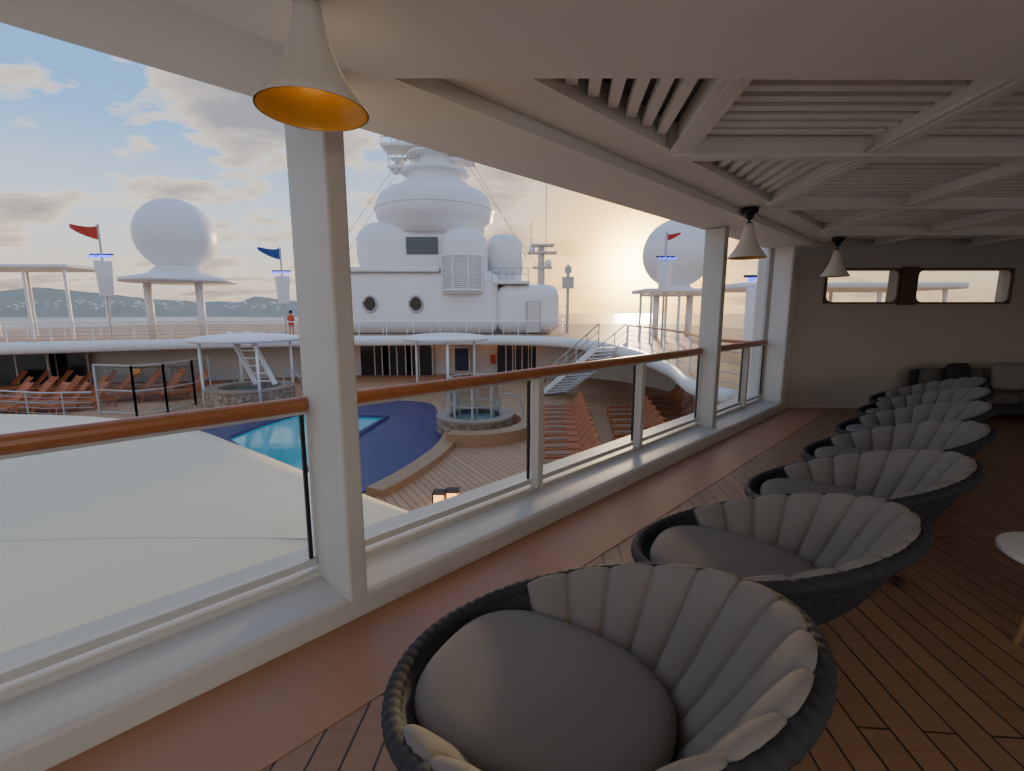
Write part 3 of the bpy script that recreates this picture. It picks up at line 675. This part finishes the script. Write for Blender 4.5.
# ---------------- sun loungers
ln=root('sun_lounger','orange-brown teak sun lounger with raised back on the pool deck','lounger',(0,0,0),group='sun loungers on the pool deck')
bm=NB()
for y in (-.32,.32): obox(bm,(-.95,y,.32),(.95,y,.32),.05,.07)
for x in (-.95,.95): obox(bm,(x,-.32,.32),(x,.32,.32),.05,.07)
fin(bm,'frame',M_lou,parent=ln)
bm=NB()
for k in range(12): x=-.25+k*.105; box(bm,(x,0,.36),(.08,.62,.02))
fin(bm,'seat',M_lou,parent=ln)
bm=NB(); 
for k in range(8):
    x=-.3-k*.062; z=.37+k*.078; box(bm,(x,0,z),(.08,.62,.03),M=Matrix.Rotation(math.radians(50),4,'Y'))
obox(bm,(-.27,-.3,.35),(-.77,-.3,.98),.04,.04);obox(bm,(-.27,.3,.35),(-.77,.3,.98),.04,.04)
fin(bm,'backrest',M_lou,parent=ln)
bm=NB(); box(bm,(.5,0,.385),(.75,.36,.03)); fin(bm,'pad',M_loupad,parent=ln,bevel=.01)
for x in (-.85,.85):
    for y in (-.3,.3):
        bm=NB(); box(bm,(x,y,.16),(.05,.05,.32)); fin(bm,'leg',M_lou,parent=ln)
P=[]
for k in range(12):
    f=k/11; p=Vector((1.72,12.2,ZD)).lerp(Vector((2.5,21.4,ZD)),f); P.append((p,math.radians(185+random.uniform(-4,4)),1))
for k in range(9):
    f=k/8; p=Vector((4.2,13.4,ZD)).lerp(Vector((5.4,21.4,ZD)),f); P.append((p,math.radians(184+random.uniform(-5,5)),1))
for k in range(8):
    f=k/7; p=Vector((6.7,15,ZD)).lerp(Vector((7.8,23.5,ZD)),f); P.append((p,math.radians(180+random.uniform(-5,5)),1))
for k in range(5):
    f=k/4; p=G(6+f*78,411-f*1,ZD); P.append((p,math.radians(-125+random.uniform(-12,12)),1.3))
for k in range(8):
    f=k/7; p=G(8+f*180,403-f*5,ZD); P.append((p,math.radians(-125+random.uniform(-8,8)),1.3))
for k in range(9):
    f=k/8; p=G(5+f*185,394-f*2,ZD); P.append((p,math.radians(-125+random.uniform(-8,8)),1.3))
ln.location=P[0][0]; ln.rotation_euler=(0,0,P[0][1])
for p,a,s in P[1:]: dup(ln,p,a,scale=s)
def lantern(p,s):
    t=root('lantern','glowing square candle lantern on the deck','lantern',p,group='candle lanterns'); x,y,z=p
    bm=NB(); box(bm,(x,y,z+.22*s),(.27*s,.27*s,.36*s)); fin(bm,'candle_glow',M_lantern,parent=t)
    bm=NB(); 
    for a in (-1,1):
        for b in (-1,1): box(bm,(x+a*.14*s,y+b*.14*s,z+.22*s),(.03*s,.03*s,.44*s))
    box(bm,(x,y,z+.45*s),(.32*s,.32*s,.03*s)); box(bm,(x,y,z+.02*s),(.34*s,.34*s,.04*s)); fin(bm,'lantern_frame',M_dwood,parent=t)
lantern(G(440,510,ZD),1.0); lantern(G(453,508,ZD),1.0)
pp=DY(289,312,33); px0=Vector((pp.x,33.2,0))
pe=root('person','person in an orange top standing at the upper deck railing','person',px0)
me=bpy.data.meshes.new('body'); V=[(0,0,.92),(0,0,1.15),(0,0,1.38),(0,0,1.48),(0,0,1.56),(0,-.01,1.7),(-.19,0,1.38),(-.24,-.05,1.12),(-.2,-.2,.95),(.19,0,1.38),(.25,-.05,1.12),(.2,-.2,.95),(-.1,0,.86),(-.11,-.02,.48),(-.11,0,.07),(-.11,-.14,.04),(.1,0,.86),(.11,-.02,.48),(.12,0,.07),(.12,-.14,.04)]
E=[(0,1),(1,2),(2,3),(3,4),(4,5),(2,6),(6,7),(7,8),(2,9),(9,10),(10,11),(0,12),(12,13),(13,14),(14,15),(0,16),(16,17),(17,18),(18,19)]
Rr=[.14,.13,.15,.06,.08,.1,.06,.045,.035,.06,.045,.035,.09,.06,.045,.035,.09,.06,.045,.035]
me.from_pydata(V,E,[]); bo=bpy.data.objects.new('body',me); bpy.context.scene.collection.objects.link(bo); bo.parent=pe
sm=bo.modifiers.new('skin','SKIN'); 
for i,r_ in enumerate(Rr): me.skin_vertices[0].data[i].radius=(r_,r_*.8)
me.skin_vertices[0].data[0].use_root=True
bo.modifiers.new('ss','SUBSURF').levels=1; me.materials.append(M_skin)
bm=NB(); lathe(bm,[(.2,.75),(.2,1.0),(.17,1.2),(.22,1.38),(.12,1.47)],px0,16,sy=.75); fin(bm,'shirt',M_orange,parent=pe,smooth=True)
bm=NB(); sph(bm,px0+Vector((0,.03,1.69)),.125,12); fin(bm,'hair',M_hair,parent=pe,smooth=True)
# ---------------- sea & hills
bm=NB(); bmesh.ops.create_circle(bm,cap_ends=True,segments=96,radius=9000,matrix=Matrix.Translation((0,0,-20)))
sea=pmat('sea_water',(120,126,126),.25,var=.15,scale=.01,bump=.6,bscale=.15)
fin(bm,'sea',sea,label='calm grey-blue sea under a hazy sunset',cat='sea',kind='stuff')
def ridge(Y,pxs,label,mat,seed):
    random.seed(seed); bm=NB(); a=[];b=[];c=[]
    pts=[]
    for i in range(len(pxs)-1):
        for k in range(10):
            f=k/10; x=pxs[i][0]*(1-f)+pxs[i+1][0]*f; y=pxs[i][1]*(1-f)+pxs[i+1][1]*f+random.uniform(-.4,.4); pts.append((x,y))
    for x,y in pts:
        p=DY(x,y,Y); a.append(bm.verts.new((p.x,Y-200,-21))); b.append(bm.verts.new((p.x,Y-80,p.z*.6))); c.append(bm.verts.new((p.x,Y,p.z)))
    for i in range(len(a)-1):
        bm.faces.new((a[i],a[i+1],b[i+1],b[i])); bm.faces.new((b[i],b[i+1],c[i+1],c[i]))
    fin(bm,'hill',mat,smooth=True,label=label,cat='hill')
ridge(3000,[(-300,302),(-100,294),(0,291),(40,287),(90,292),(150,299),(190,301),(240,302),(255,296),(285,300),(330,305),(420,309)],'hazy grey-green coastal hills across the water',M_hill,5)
bm=NB(); random.seed(8)
for k in range(90):
    x=random.uniform(-10,280); p=DY(x,random.uniform(301,309) ,2800); s=random.uniform(5,11); box(bm,(p.x,2800,max(-15,p.z)),(s*1.6,s,s))
fin(bm,'town_buildings',M_shipw,label='scattered pale houses on the far shoreline',cat='buildings',kind='stuff')
# ---------------- world
w=bpy.data.worlds.new('sky'); bpy.context.scene.world=w; w.use_nodes=True; n=w.node_tree.nodes; l=w.node_tree.links
bg=n['Background']; tc=n.new('ShaderNodeTexCoord'); sx=n.new('ShaderNodeSeparateXYZ'); l.new(tc.outputs['Generated'],sx.inputs[0])
rp=n.new('ShaderNodeValToRGB'); l.new(sx.outputs['Z'],rp.inputs[0])
els=[(0,(190,172,158)),(.06,(222,208,192)),(.17,(196,210,224)),(.3,(124,174,228)),(.8,(84,134,200))]
cr=rp.color_ramp
cr.elements[0].position=0; cr.elements[0].color=lin(els[0][1]); cr.elements[1].position=.8; cr.elements[1].color=lin(els[4][1])
for p,c_ in els[1:4]: e=cr.elements.new(p); e.color=lin(c_)
sd=ray(638,266).normalized()
dt=n.new('ShaderNodeVectorMath'); dt.operation='DOT_PRODUCT'; nrm=n.new('ShaderNodeVectorMath'); nrm.operation='NORMALIZE'
l.new(tc.outputs['Generated'],nrm.inputs[0]); l.new(nrm.outputs[0],dt.inputs[0]); dt.inputs[1].default_value=sd
def math_(op,a,b=None,clamp=False):
    m=n.new('ShaderNodeMath'); m.operation=op; m.use_clamp=clamp
    for i,v in enumerate((a,b)):
        if v is None: continue
        if isinstance(v,(int,float)): m.inputs[i].default_value=v
        else: l.new(v,m.inputs[i])
    return m.outputs[0]
dp=math_('MAXIMUM',dt.outputs['Value'],0)
g1=math_('POWER',dp,10); g2=math_('POWER',dp,80); g3=math_('POWER',dp,450)
def mixc(fac,a,b,mode='MIX'):
    m=n.new('ShaderNodeMix'); m.data_type='RGBA'; m.blend_type=mode
    if isinstance(fac,(int,float)): m.inputs['Factor'].default_value=fac
    else: l.new(fac,m.inputs['Factor'])
    for k,v in (('A',a),('B',b)):
        if isinstance(v,tuple): m.inputs[k].default_value=v
        else: l.new(v,m.inputs[k])
    return m.outputs['Result']
col=mixc(math_('MULTIPLY',g1,.75),rp.outputs[0],(.95,.63,.3,1))
zz=math_('ADD',math_('MAXIMUM',sx.outputs['Z'],0),.2)
dv=n.new('ShaderNodeVectorMath'); dv.operation='DIVIDE'; cb=n.new('ShaderNodeCombineXYZ')
for k in range(3): l.new(zz,cb.inputs[k])
l.new(tc.outputs['Generated'],dv.inputs[0]); l.new(cb.outputs[0],dv.inputs[1])
mp=n.new('ShaderNodeMapping'); mp.inputs['Location'].default_value=(5.3,3.1,0); mp.inputs['Scale'].default_value=(1,1.5,0); l.new(dv.outputs[0],mp.inputs['Vector'])
no=n.new('ShaderNodeTexNoise'); no.inputs['Scale'].default_value=1.25; no.inputs['Detail'].default_value=9; no.inputs['Roughness'].default_value=.55; l.new(mp.outputs[0],no.inputs['Vector'])
cf=n.new('ShaderNodeMapRange'); cf.inputs['From Min'].default_value=.5; cf.inputs['From Max'].default_value=.535; l.new(no.outputs['Fac'],cf.inputs['Value'])
ccol=n.new('ShaderNodeValToRGB'); l.new(no.outputs['Fac'],ccol.inputs[0]); q=ccol.color_ramp
q.elements[0].position=.5; q.elements[0].color=lin((255,236,204)); q.elements[1].position=.64; q.elements[1].color=lin((146,138,136)); e=q.elements.new(.55); e.color=lin((206,188,168))
col=mixc(math_('MULTIPLY',cf.outputs[0],.85),col,ccol.outputs[0])
add=mixc(math_('MULTIPLY',g2,.8),col,(3.2,1.75,.36,1)); add=mixc(math_('MULTIPLY',g3,.95),add,(14,9.5,3.2,1))
l.new(add,bg.inputs['Color']); bg.inputs['Strength'].default_value=1.6
su=bpy.data.lights.new('sun','SUN'); su.energy=3.2; su.color=(1,.74,.44); su.angle=math.radians(4)
so=bpy.data.objects.new('sun',su); bpy.context.scene.collection.objects.link(so); so.rotation_euler=(-Vector(sd)).to_track_quat('-Z','Y').to_euler()
